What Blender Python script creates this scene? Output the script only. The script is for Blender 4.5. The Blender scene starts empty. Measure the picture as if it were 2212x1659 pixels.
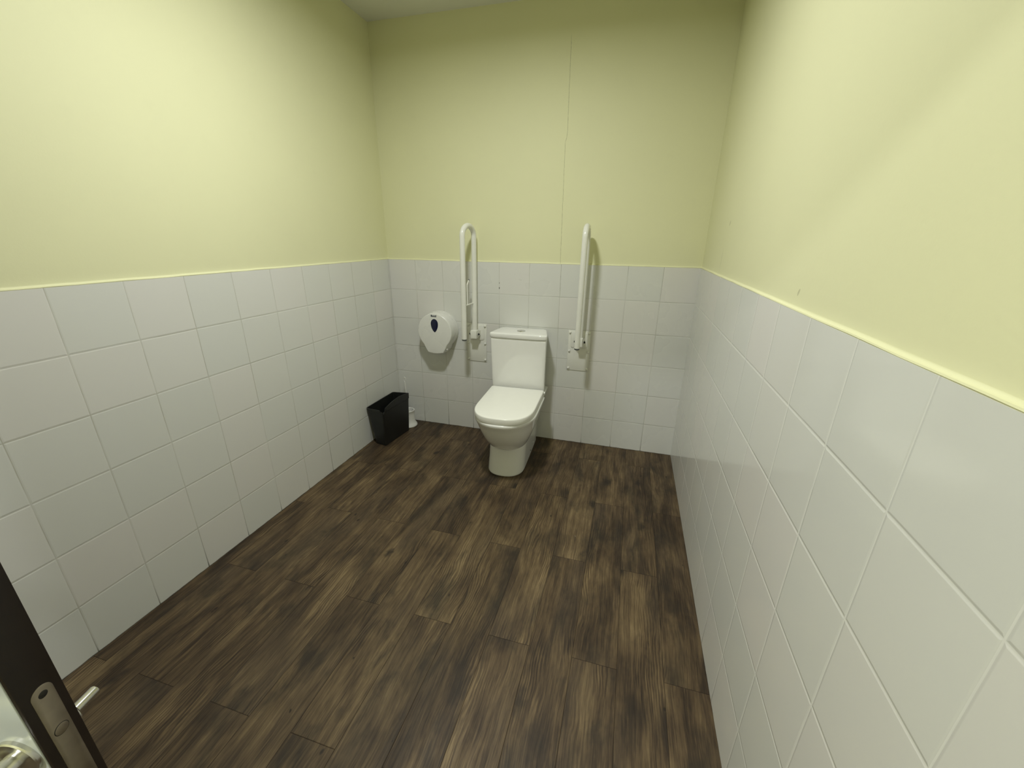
import bpy, bmesh, math, random
from mathutils import Vector, Matrix, Quaternion
from math import sin, cos, pi, radians

S = bpy.context.scene
COL = S.collection

# ------------------------------------------------------------------ camera
FPX = 880.04
PITCH, YAW, ROLL = -0.346239, -0.272054, 0.0126307
CAM = Vector((1.61932, -2.58893, 1.35399))
fw = Vector((sin(YAW)*cos(PITCH), cos(YAW)*cos(PITCH), sin(PITCH)))
rt = Vector((cos(YAW), -sin(YAW), 0.0))
up = rt.cross(fw)
rt2 = cos(ROLL)*rt + sin(ROLL)*up
up2 = -sin(ROLL)*rt + cos(ROLL)*up
cd = bpy.data.cameras.new('camera')
cd.sensor_fit = 'HORIZONTAL'; cd.sensor_width = 36.0; cd.lens = FPX/2212*36.0
cd.clip_start = 0.02; cd.clip_end = 50
cam = bpy.data.objects.new('camera', cd); COL.objects.link(cam)
m = Matrix((rt2, up2, -fw)).transposed().to_4x4(); m.translation = CAM
cam.matrix_world = m
S.camera = cam

# ------------------------------------------------------------------ world, lights, exposure
S.view_settings.view_transform = 'Standard'
S.view_settings.look = 'None'
S.view_settings.gamma = 1.0
S.view_settings.exposure = -0.05
S.view_settings.use_curve_mapping = False
W = bpy.data.worlds.new('world'); S.world = W; W.use_nodes = True
W.node_tree.nodes['Background'].inputs['Color'].default_value = (0.9, 0.95, 1, 1)
W.node_tree.nodes['Background'].inputs['Strength'].default_value = 0.02

LAMP_A = (0.98, -1.36)          # round ceiling panel over the middle of the room
LAMP_B = (0.80, -3.64)          # its twin in the corridor outside the doorway
CEIL = 2.52
def disk_light(name, loc, r, power, col, spread=180):
    l = bpy.data.lights.new(name, 'AREA'); l.shape = 'DISK'; l.size = 2*r; l.spread = radians(spread)
    l.energy = power; l.color = col
    o = bpy.data.objects.new(name, l); o.location = loc; COL.objects.link(o)
    return o
LCOL = (0.985, 1.0, 0.985)
disk_light('room_lamp_light', (LAMP_A[0], LAMP_A[1], CEIL-0.022), 0.085, 25.5, LCOL, 171)
disk_light('corridor_lamp_light', (LAMP_B[0], LAMP_B[1], CEIL-0.022), 0.085, 38.0, LCOL)

RW = 1.996      # room width (tile face to tile face); back tile face is y = 0
TH = 1.2        # height of the tiling
REC = 0.0065     # the plaster lies this far behind the tile faces
YF = -2.60      # inner face of the front wall
YC = -4.6       # far end of the corridor

# ------------------------------------------------------------------ node helpers
class NT:
    def __init__(s, name):
        s.m = bpy.data.materials.new(name); s.m.use_nodes = True
        s.t = s.m.node_tree; s.b = s.t.nodes['Principled BSDF']
    def n(s, typ, **kw):
        x = s.t.nodes.new(typ)
        for k, v in kw.items(): setattr(x, k, v)
        return x
    def link(s, a, b): s.t.links.new(a, b)
    def put(s, sock, v):
        if v is None: return
        if isinstance(v, bpy.types.NodeSocket): s.link(v, sock)
        else: sock.default_value = v
    def math(s, op, a, b=None, c=None, clamp=False):
        x = s.n('ShaderNodeMath', operation=op, use_clamp=clamp)
        s.put(x.inputs[0], a); s.put(x.inputs[1], b); s.put(x.inputs[2], c)
        return x.outputs[0]
    def rng(s, v, a, b, c=0.0, d=1.0, smooth=False):
        x = s.n('ShaderNodeMapRange'); x.clamp = True
        if smooth: x.interpolation_type = 'SMOOTHSTEP'
        s.put(x.inputs[0], v)
        for i, q in enumerate((a, b, c, d)): s.put(x.inputs[i+1], q)
        return x.outputs[0]
    def mix(s, f, a, b, blend='MIX'):
        x = s.n('ShaderNodeMix', data_type='RGBA', blend_type=blend)
        s.put(x.inputs[0], f)
        for i, q in ((6, a), (7, b)):
            if not isinstance(q, bpy.types.NodeSocket) and len(q) == 3: q = (*q, 1)
            s.put(x.inputs[i], q)
        return x.outputs[2]
    def pos(s):
        g = s.n('ShaderNodeNewGeometry'); x = s.n('ShaderNodeSeparateXYZ')
        s.link(g.outputs['Position'], x.inputs[0]); return x.outputs
    def obj(s):
        g = s.n('ShaderNodeTexCoord'); return g.outputs['Object']
    def vec(s, x, y, z):
        c = s.n('ShaderNodeCombineXYZ')
        for i, q in enumerate((x, y, z)): s.put(c.inputs[i], q)
        return c.outputs[0]
    def noise(s, v, scale=5.0, detail=3.0, rough=0.5, dist=0.0):
        x = s.n('ShaderNodeTexNoise'); s.put(x.inputs['Vector'], v)
        x.inputs['Scale'].default_value = scale; x.inputs['Detail'].default_value = detail
        x.inputs['Roughness'].default_value = rough; x.inputs['Distortion'].default_value = dist
        return x.outputs[0]
    def bump(s, h, strength=0.3, dist=0.001, normal=None):
        x = s.n('ShaderNodeBump'); x.inputs['Strength'].default_value = strength
        x.inputs['Distance'].default_value = dist; s.put(x.inputs['Height'], h)
        if normal: s.link(normal, x.inputs['Normal'])
        return x.outputs[0]
    def ramp(s, f, stops):
        x = s.n('ShaderNodeValToRGB'); e = x.color_ramp.elements
        while len(e) < len(stops): e.new(0.5)
        for i, (p, c) in enumerate(stops): e[i].position = p; e[i].color = (*c, 1)
        s.put(x.inputs[0], f); return x.outputs[0]
    def set(s, **kw):
        for k, v in kw.items():
            k = k.replace('_', ' ')
            if isinstance(v, tuple) and len(v) == 3: v = (*v, 1)
            s.put(s.b.inputs[k], v)
        return s.m

def simple(name, col, rough=0.5, metal=0.0, coat=0.0, wear=0.04, scale=30.0, bump=0.0):
    t = NT(name)
    nz = t.noise(t.obj(), scale, 3.0)
    dk = tuple(c*(1-wear*2) for c in col)
    c = t.mix(t.rng(nz, 0.3, 0.7), dk, col)
    t.set(Base_Color=c, Metallic=metal, Coat_Weight=coat)
    t.put(t.b.inputs['Roughness'], t.rng(nz, 0.2, 0.8, max(rough*0.85, 0.02), min(rough*1.15, 1)))
    if bump: t.put(t.b.inputs['Normal'], t.bump(nz, bump, 0.001))
    return t.m

# --- painted plaster
PAINT = (0.735, 0.732, 0.468)
def paint_mat(name, cracks=False, marks=()):
    t = NT(name); P = t.pos()
    g = t.n('ShaderNodeNewGeometry').outputs['Position']
    big = t.noise(g, 1.6, 2.0); fine = t.noise(g, 130.0, 3.0, 0.6); mid = t.noise(g, 14.0, 4.0, 0.55)
    c = t.mix(t.rng(big, 0.35, 0.65), PAINT, tuple(x*0.97 for x in PAINT))
    c = t.mix(t.rng(mid, 0.62, 0.8, 0, 0.05), c, (0.5, 0.48, 0.3))
    h = t.math('ADD', t.math('MULTIPLY', fine, 0.45), t.math('MULTIPLY', mid, 0.8))
    if cracks:
        # hairline crack running down the middle of the back wall to the tile edge
        z = P[2]; zz = t.vec(0.0, 0.0, z)
        w1 = t.math('MULTIPLY', t.math('SUBTRACT', t.noise(zz, 22.0, 4.0, 0.7), 0.5), 0.0065)
        base = t.rng(z, 1.2, 2.33, 1.2005, 1.190)
        jog = t.rng(z, 1.845, 1.905, 0.0, 0.010, True)
        cx = t.math('ADD', t.math('ADD', base, w1), t.math('SUBTRACT', jog, 0.006))
        d = t.math('ABSOLUTE', t.math('SUBTRACT', P[0], cx))
        wid = t.rng(t.noise(zz, 45.0, 3.0, 0.6), 0.35, 0.75, 0.0, 0.0016)
        inside = t.math('MULTIPLY', t.rng(z, 2.31, 2.36, 1, 0), t.rng(d, wid, t.math('ADD', wid, 0.0012), 1, 0))
        c = t.mix(t.math('MULTIPLY', inside, 0.5), c, (0.22, 0.21, 0.12))
        h = t.math('SUBTRACT', h, t.math('MULTIPLY', inside, 0.5))
    for (ax, u0, z0, ru, rz, tilt, k) in marks:
        du = t.math('SUBTRACT', P[ax], u0); dz = t.math('SUBTRACT', P[2], z0)
        a = t.math('DIVIDE', t.math('ADD', du, t.math('MULTIPLY', dz, tilt)), ru)
        b = t.math('DIVIDE', dz, rz)
        r = t.math('ADD', t.math('MULTIPLY', a, a), t.math('MULTIPLY', b, b))
        r = t.math('ADD', r, t.math('MULTIPLY', t.math('SUBTRACT', t.noise(g, 160.0, 3.0), 0.5), 1.6))
        c = t.mix(t.rng(r, 0.5, 1.1, k, 0), c, (0.33, 0.32, 0.2))
    t.set(Base_Color=c, Roughness=0.62)
    t.put(t.b.inputs['Normal'], t.bump(h, 0.35, 0.0012))
    t.b.inputs['Specular IOR Level'].default_value = 0.35
    return t.m

# --- glazed square wall tiles; u runs along the wall
def tile_mat(name, ax, off, rough=0.18, grout=(0.50, 0.50, 0.44), holes=(), seed=0.0, crackjoint=False):
    t = NT(name); P = t.pos(); u, z = P[ax], P[2]
    g = t.n('ShaderNodeNewGeometry').outputs['Position']
    wob = t.math('MULTIPLY', t.math('SUBTRACT', t.noise(g, 9.0, 2.0), 0.5), 0.0016)
    uu = t.math('DIVIDE', t.math('ADD', t.math('SUBTRACT', u, off-20.0), wob), 0.2)
    vv = t.math('DIVIDE', t.math('ADD', z, wob), 0.2)
    fu, fv = t.math('FRACT', uu), t.math('FRACT', vv)
    iu, iv = t.math('FLOOR', uu), t.math('FLOOR', vv)
    eu = t.math('MULTIPLY', t.math('MINIMUM', fu, t.math('SUBTRACT', 1.0, fu)), 0.2)
    ev = t.math('MULTIPLY', t.math('MINIMUM', fv, t.math('SUBTRACT', 1.0, fv)), 0.2)
    ev = t.math('ADD', ev, t.math('ADD', t.rng(z, 1.17, 1.18, 0, 1), t.rng(z, 0.02, 0.03, 1, 0)))
    d = t.math('MINIMUM', eu, ev)
    wn = t.n('ShaderNodeTexWhiteNoise', noise_dimensions='3D')
    t.link(t.vec(iu, iv, seed), wn.inputs['Vector'])
    body = t.ramp(wn.outputs['Value'], [(0.0, (0.655, 0.663, 0.632)), (0.5, (0.672, 0.675, 0.642)), (1.0, (0.69, 0.678, 0.65))])
    cloud = t.noise(g, 3.0, 3.0)
    body = t.mix(t.rng(cloud, 0.4, 0.75, 0, 0.10), body, (0.62, 0.60, 0.52))
    gm = t.rng(d, 0.0007, 0.0016, 1, 0)
    # dirt that has crept into the upright joints just above the floor
    dirtn = t.noise(t.vec(t.math('MULTIPLY', u, 30.0), 0.0, t.math('MULTIPLY', z, 12.0)), 1.0, 3.0)
    per = t.n('ShaderNodeTexWhiteNoise', noise_dimensions='2D')
    t.link(t.vec(t.math('FLOOR', t.math('ADD', uu, 0.5)), seed, 0.0), per.inputs['Vector'])
    top = t.rng(per.outputs['Value'], 0, 1, 0.07, 0.26)
    low = t.rng(z, 0.0, top, 1.0, 0.0)
    low = t.math('MULTIPLY', low, t.rng(dirtn, 0.25, 0.55, 0.65, 1.0))
    gcol = t.mix(t.math('MULTIPLY', low, 0.93), grout, (0.05, 0.045, 0.03))
    if crackjoint:
        j = t.math('MULTIPLY', t.rng(t.math('ABSOLUTE', t.math('SUBTRACT', u, 1.2025)), 0.004, 0.006, 1, 0), t.rng(z, 1.0, 1.02, 0, 1))
        gcol = t.mix(t.math('MULTIPLY', j, t.rng(t.noise(g, 60.0, 2.0), 0.45, 0.6, 0, 0.6)), gcol, (0.12, 0.11, 0.08))
    wide = t.rng(d, t.math('MULTIPLY', low, 0.0008), t.math('ADD', 0.0016, t.math('MULTIPLY', low, 0.0016)), 1, 0)
    gm = t.math('MAXIMUM', gm, t.math('MULTIPLY', wide, low))
    # the grout fades in and out where it was wiped flush and clean
    fade = t.rng(t.noise(g, 4.5, 3.0), 0.38, 0.62, 0.35, 1.0)
    c = t.mix(t.math('MULTIPLY', gm, t.math('MAXIMUM', fade, low)), body, gcol)
    # dark joint line where the tiles meet the floor
    c = t.mix(t.rng(t.math('ADD', z, t.math('MULTIPLY', t.math('SUBTRACT', t.noise(g, 22.0, 3.0), 0.5), 0.006)), 0.0022, 0.0042, 0.9, 0), c, (0.05, 0.04, 0.03))
    for (hu, hz, ru, rz) in holes:
        a = t.math('DIVIDE', t.math('SUBTRACT', u, hu), ru); b = t.math('DIVIDE', t.math('SUBTRACT', z, hz), rz)
        r = t.math('ADD', t.math('MULTIPLY', a, a), t.math('MULTIPLY', b, b))
        c = t.mix(t.rng(r, 0.7, 1.1, 1, 0), c, (0.05, 0.05, 0.04))
    t.set(Base_Color=c)
    t.put(t.b.inputs['Roughness'], t.math('ADD', t.math('MULTIPLY', gm, 0.5), t.rng(cloud, 0.3, 0.7, rough*0.9, rough*1.2)))
    t.b.inputs['Specular IOR Level'].default_value = 0.5
    pillow = t.rng(d, 0.0006, 0.005, 0, 1, True)
    wave = t.noise(g, 5.0, 2.0)
    h = t.math('ADD', pillow, t.math('MULTIPLY', wave, 0.22))
    h = t.math('ADD', h, t.math('MULTIPLY', t.noise(g, 170.0, 2.0), 0.02))
    t.put(t.b.inputs['Normal'], t.bump(h, 0.55, 0.0012))
    return t.m

# --- wood-look floor planks, 15 x 90.5 cm, half bond, running towards the back wall
def floor_mat():
    t = NT('wood_planks'); P = t.pos(); x, y = P[0], P[1]
    u = t.math('DIVIDE', t.math('ADD', x, 3.0-0.06), 0.15)     # 3.0 = 20 plank widths
    cu = t.math('FLOOR', u); fu = t.math('FRACT', u)
    odd = t.math('MODULO', cu, 2.0)
    v = t.math('DIVIDE', t.math('ADD', t.math('ADD', y, 0.665+9.05), t.math('MULTIPLY', odd, 0.4525)), 0.905)
    cv = t.math('FLOOR', v); fv = t.math('FRACT', v)
    eu = t.math('MULTIPLY', t.math('MINIMUM', fu, t.math('SUBTRACT', 1.0, fu)), 0.15)
    ev = t.math('MULTIPLY', t.math('MINIMUM', fv, t.math('SUBTRACT', 1.0, fv)), 0.905)
    wn = t.n('ShaderNodeTexWhiteNoise', noise_dimensions='2D'); t.link(t.vec(cu, cv, 0.0), wn.inputs['Vector'])
    sp = t.n('ShaderNodeSeparateColor'); t.link(wn.outputs['Color'], sp.inputs[0])
    r1, r2, r3 = sp.outputs
    ox = t.math('MULTIPLY', r1, 40.0); oy = t.math('MULTIPLY', r2, 40.0); oz = t.math('MULTIPLY', r3, 40.0)
    X = t.math('ADD', x, ox); Y = t.math('ADD', y, oy)
    # meander bends the grain around knots
    me = t.noise(t.vec(t.math('MULTIPLY', X, 6.0), t.math('MULTIPLY', Y, 3.0), oz), 1.0, 2.0, 0.5)
    Xm = t.math('ADD', X, t.math('MULTIPLY', t.math('SUBTRACT', me, 0.5), 0.034))
    broad = t.noise(t.vec(t.math('MULTIPLY', Xm, 11.0), t.math('MULTIPLY', Y, 2.2), oz), 1.0, 4.0, 0.6, 0.6)
    streak = t.noise(t.vec(t.math('MULTIPLY', Xm, 80.0), t.math('MULTIPLY', Y, 3.6), oz), 1.0, 5.0, 0.68, 0.25)
    pore = t.noise(t.vec(t.math('MULTIPLY', Xm, 310.0), t.math('MULTIPLY', Y, 11.0), oz), 1.0, 3.0, 0.7)
    gx = t.noise(t.vec(t.math('MULTIPLY', x, 9.0), t.math('MULTIPLY', y, 4.5), 3.0), 1.0, 4.0, 0.6, 0.3)
    # cathedral figure
    wv = t.n('ShaderNodeTexWave', wave_type='BANDS', bands_direction='X')
    t.put(wv.inputs['Vector'], t.vec(t.math('ADD', Xm, t.math('MULTIPLY', me, 0.05)), t.math('MULTIPLY', Y, 0.16), 0.0))
    wv.inputs['Scale'].default_value = 34.0; wv.inputs['Distortion'].default_value = 5.0
    wv.inputs['Detail'].default_value = 2.5; wv.inputs['Detail Scale'].default_value = 1.6
    figured = t.rng(t.noise(t.vec(t.math('MULTIPLY', X, 7.0), t.math('MULTIPLY', Y, 2.5), t.math('ADD', oz, 7.0)), 1.0, 2.0), 0.50, 0.64)
    blotch = t.noise(t.vec(t.math('MULTIPLY', X, 9.0), t.math('MULTIPLY', Y, 4.0), oz), 1.0, 4.0, 0.62, 0.4)
    # knots
    vo = t.n('ShaderNodeTexVoronoi', feature='F1'); vo.inputs['Randomness'].default_value = 1.0
    vo.inputs['Scale'].default_value = 1.0
    jx = t.noise(t.vec(t.math('MULTIPLY', X, 40.0), t.math('MULTIPLY', Y, 40.0), oz), 1.0, 2.0)
    t.put(vo.inputs['Vector'], t.vec(t.math('ADD', t.math('MULTIPLY', X, 9.0), t.math('MULTIPLY', jx, 0.30)),
                                     t.math('ADD', t.math('MULTIPLY', Y, 4.6), t.math('MULTIPLY', jx, 0.22)), oz))
    ks = t.n('ShaderNodeSeparateColor'); t.link(vo.outputs['Color'], ks.inputs[0])
    ksize = t.rng(ks.outputs[0], 0.30, 1.0, 0.02, 0.36)
    knot = t.rng(vo.outputs['Distance'], t.math('MULTIPLY', ksize, 0.10), ksize, 1, 0, True)
    val = t.math('ADD', t.math('MULTIPLY', broad, 0.50), t.math('MULTIPLY', streak, 0.40))
    val = t.math('ADD', val, t.math('MULTIPLY', gx, 0.34))
    val = t.math('ADD', val, t.math('MULTIPLY', t.math('MULTIPLY', t.math('SUBTRACT', wv.outputs['Fac'], 0.5), figured), 0.13))
    val = t.math('ADD', val, t.math('MULTIPLY', t.math('SUBTRACT', r3, 0.5), 0.07))
    val = t.math('ADD', val, t.math('MULTIPLY', t.math('SUBTRACT', pore, 0.5), 0.34))
    c = t.ramp(t.rng(val, 0.36, 0.86), [(0.0, (0.012, 0.0078, 0.0050)), (0.25, (0.032, 0.0205, 0.0118)),
              (0.46, (0.070, 0.0460, 0.0245)), (0.66, (0.125, 0.086, 0.0440)), (1.0, (0.235, 0.170, 0.0880))])
    # grey weathered and reddish planks
    c = t.mix(t.rng(t.noise(t.vec(t.math('MULTIPLY', X, 7.0), t.math('MULTIPLY', Y, 1.6), oz), 1.0, 2.0), 0.48, 0.68, 0, 0.30), c, (0.056, 0.044, 0.033))
    c = t.mix(t.rng(blotch, 0.52, 0.70, 0, 0.75), c, (0.020, 0.016, 0.012))
    c = t.mix(t.math('MULTIPLY', knot, 0.88), c, (0.016, 0.012, 0.009))
    v2 = t.n('ShaderNodeTexVoronoi', feature='F1'); v2.inputs['Scale'].default_value = 1.0
    t.put(v2.inputs['Vector'], t.vec(t.math('ADD', t.math('MULTIPLY', Xm, 26.0), t.math('MULTIPLY', jx, 0.3)), t.math('MULTIPLY', Y, 13.0), oz))
    k2 = t.n('ShaderNodeSeparateColor'); t.link(v2.outputs['Color'], k2.inputs[0])
    s2 = t.rng(k2.outputs[0], 0.72, 1.0, 0.0, 0.20)
    pin = t.rng(v2.outputs['Distance'], t.math('MULTIPLY', s2, 0.4), t.math('ADD', s2, 0.001), 1, 0, True)
    c = t.mix(t.math('MULTIPLY', pin, 0.85), c, (0.012, 0.009, 0.007))
    seam = t.math('MAXIMUM', t.rng(eu, 0.0004, 0.0013, 1, 0), t.rng(ev, 0.0005, 0.0015, 0.9, 0))
    c = t.mix(t.math('MULTIPLY', seam, 0.68), c, (0.012, 0.009, 0.007))
    # pale scuffs and dried drops
    g = t.n('ShaderNodeNewGeometry').outputs['Position']
    vs = t.n('ShaderNodeTexVoronoi', feature='F1'); vs.inputs['Scale'].default_value = 6.0; t.link(g, vs.inputs['Vector'])
    c = t.mix(t.rng(vs.outputs['Distance'], 0.010, 0.022, 0.35, 0), c, (0.5, 0.5, 0.42))
    t.set(Base_Color=c)
    t.put(t.b.inputs['Roughness'], t.math('ADD', t.rng(streak, 0.3, 0.7, 0.60, 0.48), t.math('MULTIPLY', seam, 0.4)))
    t.b.inputs['Specular IOR Level'].default_value = 0.30
    h = t.math('ADD', t.math('MULTIPLY', streak, 0.35), t.math('MULTIPLY', pore, 0.35))
    h = t.math('SUBTRACT', h, t.math('MULTIPLY', seam, 1.2))
    t.put(t.b.inputs['Normal'], t.bump(h, 0.5, 0.0009))
    return t.m

def emis(name, col, k):
    t = NT(name); t.set(Base_Color=(0.8, 0.8, 0.8), Emission_Color=col, Emission_Strength=k); return t.m

M = dict(
    paint_back=paint_mat('yellow_paint_cracked', cracks=True),
    paint_left=paint_mat('yellow_paint_left', marks=((1, -1.66, 2.19, 0.020, 0.006, 1.6, 0.7), (1, -1.76, 2.16, 0.012, 0.005, 1.0, 0.4))),
    paint_right=paint_mat('yellow_paint_right', marks=((1, -0.55, 1.42, 0.005, 0.012, 0.4, 0.7), (1, -0.50, 1.27, 0.008, 0.05, 0.1, 0.18), (1, -1.47, 1.24, 0.006, 0.009, 0.4, 0.5))),
    paint=paint_mat('yellow_paint'),
    tile_back=tile_mat('tile_back', 0, 0.0025, 0.27, (0.40, 0.40, 0.35), ((0.803, 1.040, 0.0028, 0.0065), (0.803, 1.072, 0.002, 0.004)), 1.0, True),
    tile_left=tile_mat('tile_left', 1, -0.007, 0.36, (0.44, 0.43, 0.37), (), 2.0),
    tile_right=tile_mat('tile_right', 1, -0.190, 0.10, (0.74, 0.74, 0.70), (), 3.0),
    floor=floor_mat(),
    ceil=simple('white_ceiling_paint', (0.76, 0.76, 0.70), 0.8, wear=0.02, scale=6.0, bump=0.1),
    ceramic=simple('white_ceramic', (0.86, 0.86, 0.83), 0.07, wear=0.005, coat=0.3),
    seat=simple('white_seat_plastic', (0.90, 0.90, 0.84), 0.2, wear=0.005),
    chrome=simple('chrome', (0.75, 0.75, 0.74), 0.10, 1.0, wear=0.02),
    satin=simple('satin_nickel', (0.62, 0.61, 0.58), 0.25, 1.0, wear=0.05, scale=60),
    brass=simple('dull_faceplate_metal', (0.30, 0.26, 0.21), 0.45, 0.85, wear=0.08, scale=60),
    enamel=simple('white_enamel', (0.76, 0.76, 0.70), 0.22, wear=0.02, scale=12),
    plastic=simple('white_plastic', (0.74, 0.74, 0.70), 0.28, wear=0.02, scale=12),
    black=simple('black_plastic', (0.012, 0.013, 0.012), 0.42, wear=0.15, scale=25, bump=0.05),
    dark=simple('dark_recess', (0.010, 0.009, 0.008), 0.7, wear=0.1),
    grey=simple('grey_rubber', (0.10, 0.11, 0.11), 0.5, wear=0.1),
    blue=simple('navy_window', (0.003, 0.006, 0.035), 0.25, wear=0.1, coat=0.0),
    letter=simple('dark_lettering', (0.02, 0.035, 0.06), 0.5, wear=0.1),
    wenge=simple('dark_brown_door_edge', (0.012, 0.0065, 0.0045), 0.4, wear=0.2, scale=50),
    laminate=simple('pale_door_laminate', (0.50, 0.53, 0.53), 0.14, wear=0.03, scale=9, coat=0.4),
    bristle=simple('white_bristles', (0.7, 0.7, 0.66), 0.8, wear=0.15, scale=200),
    diffuser=emis('lamp_diffuser', LCOL+(1,), 6.0),
)

# ------------------------------------------------------------------ mesh helpers
def build(name, bm, mat, parent=None, smooth=True, angle=40):
    bmesh.ops.recalc_face_normals(bm, faces=bm.faces[:])
    me = bpy.data.meshes.new(name); bm.to_mesh(me); bm.free()
    mats = mat if isinstance(mat, (list, tuple)) else [mat]
    for x in mats: me.materials.append(x)
    o = bpy.data.objects.new(name, me); COL.objects.link(o)
    if smooth:
        for p in me.polygons: p.use_smooth = True
        me.set_sharp_from_angle(angle=radians(angle))
    if parent: o.parent = parent
    return o
def thing(name, label, cat, loc=(0, 0, 0), rotz=0.0, group=None):
    o = bpy.data.objects.new(name, None); COL.objects.link(o); o.empty_display_size = 0.05
    o.location = loc; o.rotation_euler = (0, 0, rotz)
    o['label'] = label; o['category'] = cat
    if group: o['group'] = group
    return o
def struct(name, bm, mat, smooth=False, parent=None):
    o = build(name, bm, mat, parent, smooth)
    if not parent: o['kind'] = 'structure'
    return o
def box(bm, x0, x1, y0, y1, z0, z1, bev=0.0, seg=3, mi=0):
    r = bmesh.ops.create_cube(bm, size=1.0)
    vs = r['verts']
    for v in vs:
        v.co = Vector(((x0+x1)/2+v.co.x*(x1-x0), (y0+y1)/2+v.co.y*(y1-y0), (z0+z1)/2+v.co.z*(z1-z0)))
    fs = set(f for v in vs for f in v.link_faces)
    for f in fs: f.material_index = mi
    if bev:
        es = list(set(e for v in vs for e in v.link_edges))
        bmesh.ops.bevel(bm, geom=es, offset=bev, segments=seg, profile=0.5, affect='EDGES')
    return bm
def loft(bm, rings, cap0=True, cap1=True, closed=True):
    vr = [[bm.verts.new(p) for p in r] for r in rings]
    n = len(rings[0])
    for a, b in zip(vr, vr[1:]):
        for i in range(n if closed else n-1):
            j = (i+1) % n
            try: bm.faces.new((a[i], a[j], b[j], b[i]))
            except ValueError: pass
    if cap0: bm.faces.new(list(reversed(vr[0])))
    if cap1: bm.faces.new(vr[-1])
    return bm
def lathe(bm, prof, c=(0, 0, 0), n=40, axis='Z'):
    rings = []
    for r, h in prof:
        ring = []
        for i in range(n):
            a = 2*pi*i/n; x, y, z = r*cos(a), r*sin(a), h
            if axis == 'Y': x, y, z = r*cos(a), h, r*sin(a)
            if axis == 'X': x, y, z = h, r*cos(a), r*sin(a)
            ring.append(Vector((c[0]+x, c[1]+y, c[2]+z)))
        rings.append(ring)
    return loft(bm, rings)
def tube(bm, pts, r, n=20, cap=True):
    pts = [Vector(p) for p in pts]; rings = []
    t0 = (pts[1]-pts[0]).normalized()
    ref = Vector((1, 0, 0)) if abs(t0.x) < 0.8 else Vector((0, 0, 1))
    nrm = (ref - t0*ref.dot(t0)).normalized(); pt = t0
    for i, p in enumerate(pts):
        if i == 0: t = t0
        elif i == len(pts)-1: t = (pts[-1]-pts[-2]).normalized()
        else: t = ((pts[i+1]-p).normalized()+(p-pts[i-1]).normalized()).normalized()
        q = pt.rotation_difference(t); nrm = q @ nrm; nrm = (nrm-t*nrm.dot(t)).normalized(); pt = t
        b = t.cross(nrm); rr = r[i] if isinstance(r, (list, tuple)) else r
        rings.append([p+nrm*cos(2*pi*k/n)*rr+b*sin(2*pi*k/n)*rr for k in range(n)])
    return loft(bm, rings, cap, cap)
def dplan(w, yb, yf, L, z, n=2.3, rb=0.02, N=40, taper=0.0):
    """plan outline: straight back with rounded corners, straight sides, rounded front"""
    pts = []; yc = yf+L
    for i in range(N+1):
        a = pi*i/N
        cx, sy = cos(a), sin(a)
        x = w*math.copysign(abs(cx)**(2/n), cx); y = yc-L*abs(sy)**(2/n)
        pts.append((x, y, z))
    # now at (-w, yc): go back along the left side, around the back, and forward on the right
    for i in range(1, 5): pts.append((-w, yc+(yb-rb-yc)*i/5, z))
    for i in range(7):
        a = pi-(pi/2)*i/6; pts.append((-w+rb+rb*cos(a), yb-rb+rb*sin(a), z))
    for i in range(7):
        a = pi/2-(pi/2)*i/6; pts.append((w-rb+rb*cos(a), yb-rb+rb*sin(a), z))
    for i in range(4, 0, -1): pts.append((w, yc+(yb-rb-yc)*i/5, z))
    if taper:
        pts = [(x*(1-taper*max(0, min(1, (y-yc)/(yb-yc)))), y, q) for x, y, q in pts]
    return [Vector(p) for p in pts]
def interp(keys, z):
    for a, b in zip(keys, keys[1:]):
        if z <= b[0]:
            f = (z-a[0])/(b[0]-a[0]); return [p+(q-p)*f for p, q in zip(a, b)]
    return list(keys[-1])
def smoothkeys(keys, m=4):
    """Catmull-Rom subdivision of section keys"""
    out = []
    for i in range(len(keys)-1):
        p0 = keys[max(i-1, 0)]; p1 = keys[i]; p2 = keys[i+1]; p3 = keys[min(i+2, len(keys)-1)]
        for k in range(m):
            t = k/m
            out.append([0.5*(2*b+(c-a)*t+(2*a-5*b+4*c-d)*t*t+(-a+3*b-3*c+d)*t**3) for a, b, c, d in zip(p0, p1, p2, p3)])
    out.append(list(keys[-1])); return out

# ------------------------------------------------------------------ the room
bm = bmesh.new(); box(bm, -0.3, 2.3, YC, 0.14, -0.12, 0.0); struct('floor', bm, M['floor'])
bm = bmesh.new(); box(bm, -0.3, 2.3, YC, 0.14, CEIL, CEIL+0.12); struct('ceiling', bm, M['ceil'])

# painted plaster with the rounded paint fillet that dips onto the tile edge
def wall_profile():
    """(distance behind tile face, z) from the floor up; the fillet closes over the tile edge"""
    pts = [(REC, 0.0), (REC, TH-0.004), (0.0015, TH-0.0005), (0.0003, TH+0.0015), (0.0012, TH+0.004)]
    for i in range(1, 8):
        a = (pi/2)*i/7
        pts.append((0.0012+(REC-0.0012)*sin(a)**1.3, TH+0.004+0.006*(1-cos(a))))
    pts += [(REC, TH+0.03), (REC, CEIL)]
    return pts
def wall(name, mat, place, length, back=0.13):
    prof = wall_profile()
    full = [(back, 0.0)] + prof + [(back, CEIL)]
    bm = bmesh.new(); n = 60; rings = []
    rnd = random.Random(7)
    for i in range(n+1):
        s = length[0]+(length[1]-length[0])*i/n
        dz = rnd.uniform(-0.0007, 0.0007); dd = rnd.uniform(0, 0.0006)
        rings.append([place(d-(dd if 2 <= k <= 10 else 0), s, z+(dz if 3 <= k <= 11 else 0)) for k, (d, z) in enumerate(full)])
    loft(bm, rings)
    return struct(name, bm, mat, smooth=True)
wall('wall_back', M['paint_back'], lambda d, s, z: (s, d, z), (-0.14, RW+0.14))
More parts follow.
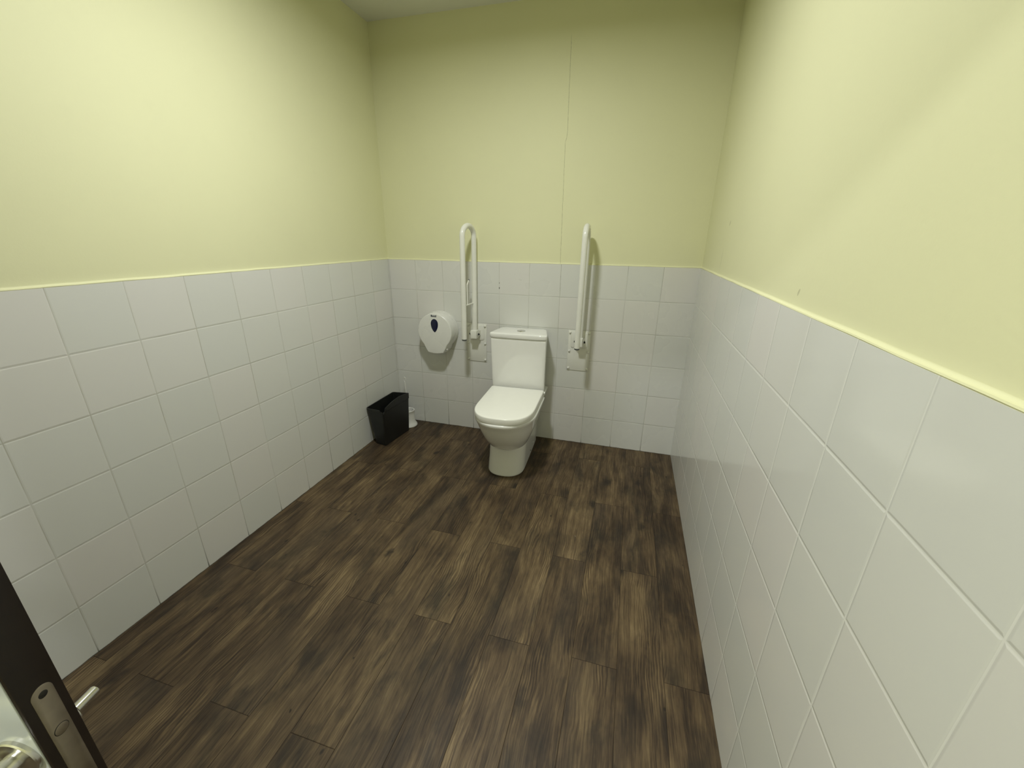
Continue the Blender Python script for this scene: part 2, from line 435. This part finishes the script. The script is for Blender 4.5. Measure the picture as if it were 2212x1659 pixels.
wall('wall_left', M['paint_left'], lambda d, s, z: (-d, s, z), (YF-0.14, 0.02))
wall('wall_right', M['paint_right'], lambda d, s, z: (RW+d, s, z), (YC, 0.02))
bm = bmesh.new(); box(bm, 0, RW, 0, REC+0.003, 0, TH); struct('trim_1', bm, M['tile_back'])
bm = bmesh.new(); box(bm, -REC-0.003, 0, YF, REC, 0, TH); struct('trim_2', bm, M['tile_left'])
bm = bmesh.new(); box(bm, RW, RW+REC+0.003, YC, REC, 0, TH); struct('trim_3', bm, M['tile_right'])
# front wall with the doorway the picture was taken from
DX0, DX1, DH = 0.24, 1.90, 2.02
bm = bmesh.new()
box(bm, -0.14, DX0, YF-0.12, YF, 0, CEIL); box(bm, DX1, RW+0.01, YF-0.12, YF, 0, CEIL); box(bm, DX0, DX1, YF-0.12, YF, DH, CEIL)
struct('wall_front', bm, M['paint'])
bm = bmesh.new(); box(bm, -0.16, -0.04, YC, YF-0.12, 0, CEIL); struct('wall_corridor_left', bm, M['paint'])
bm = bmesh.new(); box(bm, -0.14, RW+0.14, YC-0.12, YC, 0, CEIL); struct('wall_corridor_end', bm, M['paint'])

# ------------------------------------------------------------------ ceiling lamps
def lamp(loc, label):
    t = thing('ceiling_lamp', label, 'lamp', (loc[0], loc[1], CEIL))
    bm = bmesh.new()
    lathe(bm, [(0.098, 0.0), (0.112, 0.0), (0.113, -0.006), (0.108, -0.016), (0.098, -0.018), (0.094, -0.016), (0.094, -0.004), (0.098, -0.002)], n=56)
    build('lamp_frame', bm, M['plastic'], t)
    bm = bmesh.new(); lathe(bm, [(0.0945, -0.002), (0.0945, -0.013), (0.09, -0.0145), (0.0, -0.0148)], n=56)
    build('diffuser', bm, M['diffuser'], t)
lamp(LAMP_A, 'round flat white ceiling lamp above the middle of the toilet room')
lamp(LAMP_B, 'round flat white ceiling lamp in the passage outside the doorway')

# ------------------------------------------------------------------ toilet
TO = thing('toilet', 'white close-coupled toilet with closed lid standing against the tiled back wall', 'toilet', (0.986, -0.004, 0), radians(2.2))
bm = bmesh.new()
# pedestal: (z, half width, back y, front y, front length)
ped = [(0.0, 0.110, -0.05, -0.560, 0.13), (0.006, 0.1135, -0.048, -0.564, 0.13), (0.03, 0.1130, -0.045, -0.561, 0.13), (0.10, 0.1120, -0.04, -0.553, 0.14),
       (0.17, 0.1120, -0.035, -0.550, 0.15), (0.22, 0.1135, -0.03, -0.540, 0.16), (0.27, 0.120, -0.025, -0.52, 0.17), (0.32, 0.138, -0.02, -0.49, 0.17),
       (0.36, 0.158, -0.018, -0.47, 0.17), (0.385, 0.167, -0.016, -0.46, 0.17), (0.400, 0.169, -0.016, -0.46, 0.17), (0.403, 0.165, -0.018, -0.455, 0.17)]
loft(bm, [[p-Vector((0.007*max(0, 1-z/0.35), 0, 0)) for p in dplan(w, yb, yf, L, z, 2.4, 0.02)] for z, w, yb, yf, L in smoothkeys(ped, 3)])
bowl = [(0.172, 0.080, -0.38, -0.51, 0.08), (0.178, 0.104, -0.37, -0.552, 0.13), (0.190, 0.116, -0.36, -0.576, 0.15), (0.22, 0.130, -0.33, -0.606, 0.18), (0.26, 0.146, -0.29, -0.638, 0.20),
        (0.31, 0.161, -0.25, -0.668, 0.215), (0.355, 0.171, -0.22, -0.690, 0.222), (0.383, 0.1788, -0.20, -0.706, 0.226), (0.3925, 0.1805, -0.20, -0.7085, 0.227),
        (0.3985, 0.1802, -0.20, -0.7080, 0.227), (0.4035, 0.1765, -0.20, -0.7035, 0.224)]
loft(bm, [dplan(w, yb, yf, L, z, 2.2, 0.03) for z, w, yb, yf, L in smoothkeys(bowl, 3)])
build('pan', bm, M['ceramic'], TO, angle=50)
for yy, zz in ((-0.262, 0.033), (-0.175, 0.050)):
    bm = bmesh.new(); lathe(bm, [(0.0055, 0.0), (0.0055, 0.0015), (0.003, 0.003)], (0.1055, yy, zz), 16, 'X')
    build('fixing_hole', bm, M['dark'] if yy < -0.2 else M['plastic'], TO)
bm = bmesh.new()
loft(bm, [[p-Vector((0.007, 0, 0)) for p in dplan(w, -0.008, yf, 0.024, z, 9.0, 0.018, taper=0.10)] for z, w, yf in
     [(0.4035, 0.168, -0.168), (0.408, 0.172, -0.173), (0.44, 0.1730, -0.176), (0.60, 0.1750, -0.186), (0.742, 0.1770, -0.196), (0.755, 0.1770, -0.197), (0.759, 0.174, -0.195), (0.760, 0.168, -0.19)]])
cistern = build('cistern', bm, M['ceramic'], TO, angle=50)
bm = bmesh.new(); rings = []
for z, w, yf in [(0.7608, 0.164, -0.196), (0.7616, 0.1695, -0.203), (0.764, 0.1708, -0.205), (0.785, 0.171, -0.2055), (0.788, 0.1703, -0.2048), (0.7896, 0.1685, -0.203), (0.7905, 0.165, -0.199), (0.791, 0.155, -0.19)]:
    rings.append([p-Vector((0.007, 0, 0)) for p in dplan(w+0.0105, -0.004-(0.171-w), yf, 0.026, z, 6.5, 0.026, taper=0.18)])
rings.append(dplan(0.09, -0.06, -0.15, 0.02, 0.7918, 5, 0.03)); rings.append(dplan(0.02, -0.10, -0.12, 0.005, 0.792, 5, 0.005))
loft(bm, rings)
build('cistern_lid', bm, M['ceramic'], TO, angle=50)
bm = bmesh.new(); lathe(bm, [(0.027, 0.790), (0.027, 0.7935), (0.025, 0.795), (0.0225, 0.7945), (0.022, 0.793)], (-0.004, -0.112, 0), 40)
fb = build('flush_button', bm, M['chrome'], TO)
for s in (-1, 1):
    bm = bmesh.new(); pts = []
    for k in range(17):
        a = -pi/2+pi*k/16; pts.append((s*(0.0008+0.0208*max(cos(a), 0)), 0.0212*sin(a)))
    rings = [[Vector((-0.004+x*f, -0.112+y*f, z)) for x, y in pts] for z, f in ((0.792, 1), (0.7945, 1), (0.7955, 0.95))]
    loft(bm, rings); build('button_half', bm, M['chrome'], fb)
# closed lid: slim, front rounded, gently domed
bm = bmesh.new(); rings = []
for z, k in [(0.4045, 0.006), (0.4055, 0.001), (0.408, 0.0), (0.4355, 0.0), (0.4388, 0.0010), (0.4408, 0.0030), (0.4416, 0.006), (0.4421, 0.03), (0.4424, 0.08), (0.4425, 0.13)]:
    rings.append(dplan(0.1725-k, -0.205-k*0.8, -0.7030+k, 0.212-k*0.9, z, 2.6, max(0.012-k*0.05, 0.006)))
loft(bm, rings)
lid = build('lid', bm, M['seat'], TO, angle=50)
for s in (-1, 1):
    bm = bmesh.new(); tube(bm, [(s*0.150, -0.196, 0.417), (s*0.1765, -0.196, 0.417)], 0.010, 20)
    build('hinge', bm, M['seat'], TO)

# ------------------------------------------------------------------ fold-up grab bars
def grab_bar(x, label, holder, lean, dxo):
    t = thing('grab_bar', label, 'grab bar', (x, 0, 0.53), 0, 'fold-up grab bars beside the toilet')
    bm = bmesh.new(); box(bm, -0.071, 0.071, -0.005, 0.0, 0.0, 0.265, 0.0018, 2)
    pl = build('wall_plate', bm, M['enamel'], t)
    # pressed frame around the pivot
    bm = bmesh.new(); w, h, r = 0.056, 0.052, 0.016; path = []
    for cx, cz, a0 in ((w-r, 0.205+h-r, 0), (-(w-r), 0.205+h-r, 90), (-(w-r), 0.205-h+r, 180), (w-r, 0.205-h+r, 270)):
        for k in range(6):
            a = radians(a0+90*k/5); path.append((cx+r*cos(a), cz+r*sin(a)))
    prof = [(0.0, -0.005), (0.0004, -0.0078), (0.0016, -0.0084)]
    rings = []
    for ins, yy in prof:
        f = 1-ins/w; rings.append([Vector((px*f, yy, 0.205+(pz-0.205)*f)) for px, pz in path])
    loft(bm, rings); build('pivot_mount', bm, M['enamel'], t)
    for sx in (-1, 1):
        for zz in (0.014, 0.130, 0.252):
            bm = bmesh.new(); lathe(bm, [(0.0078, -0.005), (0.0078, -0.0075), (0.0065, -0.0115), (0.0035, -0.0135), (0.0, -0.0140)], (sx*0.061, 0, zz), 20, 'Y')
            build('bolt', bm, M['enamel'], pl)
    # two cheeks with rounded tops and the pivot pin through them
    for sx in (-1, 1):
        bm = bmesh.new(); pts = []
        for k in range(13):
            a = -pi/2+pi*k/12*1.0; pts.append((-0.050-0.017*cos(a), 0.207+0.017*sin(a)))
        pts = [(-0.007, 0.190)]+pts+[(-0.007, 0.224)]
        x0, x1 = sorted((lean+sx*0.0240, lean+sx*0.0262))
        loft(bm, [[Vector((xx, py, pz)) for py, pz in pts] for xx in (x0, x1)])
        build('bracket_cheek', bm, M['enamel'], t)
        bm = bmesh.new(); lathe(bm, [(0.0068, sx*0.0262), (0.0068, sx*0.0320), (0.005, sx*0.0360), (0.0, sx*0.0368)], (lean, -0.054, 0.205), 20, 'X')
        build('pivot_cap', bm, M['black'], t)
    bm = bmesh.new(); box(bm, lean-0.021, lean+0.021, -0.074, -0.028, 0.176, 0.232, 0.003, 3)
    build('pivot_block', bm, M['enamel'], t)
    # hairpin tube: inner leg rises from the pivot, bends over, outer leg hangs down
    yi, yo, zt = -0.048, -0.195, 1.356-0.53
    R = (yi-yo)/2; rx = lean+dxo*0.6+0.004; pts = [(0, yi, 0.228), (0, yi, 0.5), (0, yi, zt)]
    for k in range(1, 24):
        a = pi*k/24; pts.append((0, (yi+yo)/2+R*cos(a), zt+R*0.80*sin(a)))
    pts += [(0, yo, zt), (0, yo, 0.5), (0, yo, 0.200)]
    pts = [(px+lean+dxo*(yi-py)/(yi-yo)+0.005*(pz-0.2)/0.65, py, pz) for px, py, pz in pts]
    bm = bmesh.new(); tube(bm, pts, 0.0165, 24)
    tb = build('rail', bm, M['enamel'], t)
    bm = bmesh.new(); lathe(bm, [(0.0162, 0.200), (0.0162, 0.194), (0.013, 0.190), (0.0, 0.1885)], (lean+dxo, yo, 0), 24)
    build('end_cap', bm, M['grey'], tb)
    if holder:
        bm = bmesh.new(); z0 = 0.945-0.53
        tube(bm, [(rx, yi-0.012, z0-0.004), (rx, -0.178, z0)], 0.0048, 12)
        tube(bm, [(rx, -0.150, z0), (rx, -0.152, z0+0.115), (rx, -0.149, z0+0.127), (rx, -0.125, z0+0.148)], 0.0036, 12)
        rh = build('roll_holder', bm, M['enamel'], t)
        bm = bmesh.new(); tube(bm, [(rx, -0.125, z0+0.148), (rx, -0.119, z0+0.152)], 0.0042, 12)
        build('holder_tip', bm, M['grey'], rh)
    return t
grab_bar(0.642, 'white fold-up grab bar with a wire roll holder, between the dispenser and the toilet', True, 0.003, -0.017)
grab_bar(1.344, 'white fold-up grab bar on the tiled wall to the right of the toilet', False, 0.008, 0.001)

# ------------------------------------------------------------------ jumbo roll dispenser
DI = thing('paper_dispenser', 'round white jumbo toilet paper dispenser with a dark blue drop-shaped window, on the tiled wall', 'dispenser', (0.379, 0, 0.742))
def disp_outline(R, hw, zb, N=48):
    """circle with two straight flanks running down to a narrow, slightly bowed foot"""
    pts = []; a0 = radians(-46)
    for k in range(N+1):
        a = a0+(pi-2*a0)*k/N; pts.append((R*cos(a), R*sin(a)))
    x1, z1 = -R*cos(a0), R*sin(a0)
    for k in range(1, 8):
        f = k/8; s = f-0.10*sin(pi*f)*0.6; pts.append((x1+(-hw-x1)*s, z1+(zb-z1)*f))
    for k in range(0, 11):
        f = k/10; pts.append((-hw+2*hw*f, zb-0.007*sin(pi*f)))
    for k in range(7, 0, -1):
        f = k/8; s = f-0.10*sin(pi*f)*0.6; pts.append((-x1+(hw+x1)*s, z1+(zb-z1)*f))
    return pts
bm = bmesh.new(); rings = []
for y, dr in [(0.0, -0.004), (-0.006, 0.0), (-0.018, 0.001), (-0.019, -0.002), (-0.022, -0.002), (-0.023, 0.001), (-0.06, -0.002), (-0.108, -0.005), (-0.1125, -0.0062), (-0.1145, -0.0085), (-0.115, -0.012)]:
    rings.append([Vector((px, y, pz)) for px, pz in disp_outline(0.129+dr, 0.0595+dr*0.6, -0.148-dr*0.7)])
loft(bm, rings); build('dispenser_body', bm, M['plastic'], DI, angle=28)
bm = bmesh.new(); drop = []
for k in range(48):
    a = 2*pi*k/48; zz = cos(a); xx = sin(a)
    wdt = 0.0255*(0.5+0.5*(zz+1)/2*1.25 if zz < 0.6 else 1.0)
    tz = (zz+1)/2                                  # 0 bottom, 1 top
    z = 0.0+0.0905*tz
    w = 0.0262*(math.sqrt(max(0, 1-((tz-0.63)/0.37)**2)) if tz > 0.63 else math.sin(pi/2*(tz/0.63)**0.72)*0.93+0.07*(tz/0.63)**0.5)
    drop.append((math.copysign(w, xx) if abs(xx) > 1e-6 else 0.0, z))
loft(bm, [[Vector((px*f, y, (pz-0.045)*f+0.045)) for px, pz in drop] for y, f in ((-0.112, 1), (-0.1158, 1), (-0.1166, 0.93))])
o = build('level_window', bm, M['blue'], DI); o.location = (0.002, 0, -0.002); o['label'] = 'dark blue drop-shaped window'
bm = bmesh.new(); lathe(bm, [(0.0075, 0), (0.0075, 0.004), (0.005, 0.006), (0.0, 0.0065)], (0.074, -0.09, -0.122), 20, 'X')
build('lock', bm, M['plastic'], DI)
def lettering(name, body, size, loc, rot, mat, parent, bold=0.0):
    c = bpy.data.curves.new(name, 'FONT'); c.body = body; c.size = size; c.align_x = 'CENTER'; c.extrude = 0.0003; c.offset = bold
    tmp = bpy.data.objects.new(name+'_t', c); COL.objects.link(tmp)
    bpy.context.view_layer.update()
    me = bpy.data.meshes.new_from_object(tmp.evaluated_get(bpy.context.evaluated_depsgraph_get()))
    bpy.data.objects.remove(tmp)
    me.materials.clear(); me.materials.append(mat)
    o = bpy.data.objects.new(name, me); COL.objects.link(o); o.location = loc; o.rotation_euler = rot; o.parent = parent
    return o
lettering('lettering', 'Bunzl', 0.0185, (-0.001, -0.1157, 0.103), (pi/2, 0, 0), M['letter'], DI, 0.0006)

# ------------------------------------------------------------------ wastebasket
BI = thing('wastebasket', 'narrow black plastic wastebasket with one arched side, open top, in the left corner', 'bin', (0.096, -0.297, 0), radians(-6.5))
H = 0.265
def bin_ring(z, ins=0.0, arch=False):
    f = z/H
    x0 = -0.052-0.022*f+ins; x1 = 0.050+0.012*f-ins
    y0 = -0.137-0.010*f+ins; y1 = 0.130+0.010*f-ins
    r = 0.016; ch = 0.02*(1-f)
    pts = []
    def arc(cx, cy, a0, rr=r):
        for k in range(5):
            a = radians(a0+90*k/4); pts.append((cx+rr*cos(a), cy+rr*sin(a)))
    def line(xa, ya, xb, yb, n=14):
        for k in range(1, n): pts.append((xa+(xb-xa)*k/n, ya+(yb-ya)*k/n))
    arc(x1-0.006, y1-0.006, 0, 0.006); arc(x0+r, y1-r, 90); line(x0, y1-r, x0, y0+r+ch, 6); arc(x0+r+ch*0.6, y0+r+ch*0.3, 180)
    line(x0+r+ch*0.6, y0+ch*0.3, x1-0.006, y0, 6); arc(x1-0.006, y0+0.006, 270, 0.006); line(x1, y0+0.006, x1, y1-0.006, 16)
    out = []
    for px, py in pts:
        zz = z
        if arch:
            s = min(max((py-y0)/(y1-y0), 0), 1)
            zz = z+0.016*s
            if px > x1-0.010:
                q = min(s/0.6, 1); zz += 0.030*sin(pi/2*q)**0.8-0.018*max(0, (s-0.6)/0.4)**1.5
            if px > x1-0.014 and s < 0.035: zz = z-0.030       # notch beside the near corner
        out.append(Vector((px, py, zz)))
    return out
bm = bmesh.new()
rings = [bin_ring(0.0, 0.004), bin_ring(0.004, 0.0)]+[bin_ring(H*k/8) for k in range(1, 8)]+[bin_ring(H-0.012, -0.0005), bin_ring(H-0.010, -0.0025), bin_ring(H, -0.0025, True), bin_ring(H, 0.0025, True), bin_ring(H-0.03, 0.003), bin_ring(0.008, 0.004)]
loft(bm, rings, True, True)
build('basket', bm, M['black'], BI, angle=35)

# ------------------------------------------------------------------ toilet brush
BR = thing('toilet_brush', 'white toilet brush standing in its round holder behind the black wastebasket', 'brush', (0.114, -0.092, 0))
bm = bmesh.new()
lathe(bm, [(0.030, 0.0), (0.060, 0.0), (0.063, 0.004), (0.062, 0.010), (0.056, 0.020), (0.049, 0.034), (0.0465, 0.06), (0.0455, 0.09), (0.0465, 0.117), (0.0485, 0.120), (0.0485, 0.124), (0.046, 0.126), (0.040, 0.124), (0.038, 0.11), (0.036, 0.02), (0.0, 0.015)], n=48)
build('holder', bm, M['plastic'], BR)
bm = bmesh.new(); lathe(bm, [(0.0, 0.02), (0.020, 0.024), (0.030, 0.05), (0.031, 0.085), (0.027, 0.108), (0.010, 0.119), (0.0, 0.120)], (-0.005, 0.005, 0), 32)
build('bristles', bm, M['bristle'], BR)
bm = bmesh.new()
tube(bm, [(-0.005, 0.005, 0.125), (-0.007, 0.007, 0.16), (-0.010, 0.009, 0.25), (-0.0125, 0.010, 0.33), (-0.0132, 0.010, 0.345)], [0.006, 0.0052, 0.0046, 0.0052, 0.005], 16)
lp = [(-0.0145+0.0085*sin(2*pi*k/20), 0.011, 0.361-0.017*cos(2*pi*k/20)) for k in range(21)]
tube(bm, lp, 0.0028, 10)
build('handle', bm, M['plastic'], BR)

# ------------------------------------------------------------------ door leaf, ajar in the doorway
E = Vector((-0.978148, -0.207912, 0)); Nn = Vector((-0.207912, 0.978148, 0))
NC = Vector((1.061, -2.454, 0))-Nn*0.002
WID, TK = 0.80, 0.037
hinge = NC+E*WID
DR = thing('door_1', '', '', tuple(hinge), math.atan2(-E.y, -E.x))
for k in ('label', 'category'): del DR[k]
DR['kind'] = 'structure'
# local frame: x from the hinge to the lock edge, y from the passage side (0) into the room (TK)
bm = bmesh.new(); box(bm, 0.0, WID, 0.0, TK, 0.008, 2.0, 0.0015, 2); build('door_leaf', bm, M['wenge'], DR)
bm = bmesh.new(); box(bm, 0.004, WID-0.0035, -0.0012, 0.004, 0.010, 1.998, 0.0005, 1); build('face_panel', bm, M['laminate'], DR)
# faceplate in the lock edge, with a screw and the round latch
ZT = 0.897; bm = bmesh.new(); hw = 0.0100; yc = TK/2; pts = []
for k in range(17):
    a = pi*k/16; pts.append((yc+hw*cos(a), ZT-hw+hw*sin(a)))
for k in range(17):
    a = pi+pi*k/16; pts.append((yc+hw*cos(a), ZT-0.235+hw+hw*sin(a)))
loft(bm, [[Vector((WID+dx, yc+(py-yc)*f, (pz-(ZT-.1175))*(1-(1-f)*.1)+ZT-.1175)) for py, pz in pts] for dx, f in ((-0.003, 1), (0.0006, 1), (0.0010, 0.95))])
fp = build('lock_faceplate', bm, M['brass'], DR)
def disc_x(r, x0, x1, y, z, mat, nm, par, inner=None):
    bm = bmesh.new()
    if inner: lathe(bm, [(inner, x0), (inner, x1), (r, x1), (r, x0)], (0, y, z), 28, 'X')
    else: lathe(bm, [(r, x0), (r, x1), (r*0.8, x1+0.0003)], (0, y, z), 28, 'X')
    return build(nm, bm, mat, par)
disc_x(0.0042, WID, WID+0.0012, yc, ZT-0.011, M['dark'], 'screw', fp)
disc_x(0.0072, WID, WID+0.0011, yc, ZT-0.0665, M['dark'], 'latch_rim', fp)
disc_x(0.0065, WID, WID+0.0014, yc, ZT-0.0665, M['brass'], 'latch', fp)
disc_x(0.0042, WID, WID+0.0012, yc, ZT-0.224, M['dark'], 'screw', fp)
# lever handle with a rosette on each face
ZH = 0.815; BX = WID-0.030
for s, y0 in ((-1, -0.0012), (1, TK)):
    bm = bmesh.new()
    lathe(bm, [(0.0248, y0), (0.0248, y0+s*0.0035), (0.0235, y0+s*0.0048), (0.0175, y0+s*0.0052), (0.0165, y0+s*0.0056), (0.0095, y0+s*0.0060), (0.0085, y0+s*0.008)], (BX, 0, ZH), 44, 'Y')
    ros = build('rosette', bm, M['satin'], DR)
    bm = bmesh.new()
    if s > 0:       # straight turn pin on the room side
        lathe(bm, [(0.0100, y0+0.005), (0.0072, y0+0.0068), (0.0064, y0+0.009), (0.0064, y0+0.0370), (0.0058, y0+0.0382), (0.0, y0+0.0384)], (BX, 0, ZH-0.011), 32, 'Y')
        build('turn_pin', bm, M['satin'], DR)
        continue
    P = [(BX, y0+s*0.005, ZH), (BX, y0+s*0.030, ZH)]
    for k in range(1, 6):
        a = (pi/2)*k/5; P.append((BX-0.012*(1-cos(a)), y0+s*(0.030+0.012*sin(a)), ZH))
    P += [(BX-0.04, y0+s*0.042, ZH), (BX-0.118, y0+s*0.042, ZH), (BX-0.121, y0+s*0.042, ZH)]
    tube(bm, P, [0.0105]*(len(P)-1)+[0.008], 24)
    build('lever', bm, M['satin'], DR)
for zz in (0.25, 1.0, 1.78):
    bm = bmesh.new(); lathe(bm, [(0.007, 0), (0.007, 0.1)], (-0.009, 0.0, zz), 16); build('hinge', bm, M['satin'], DR)
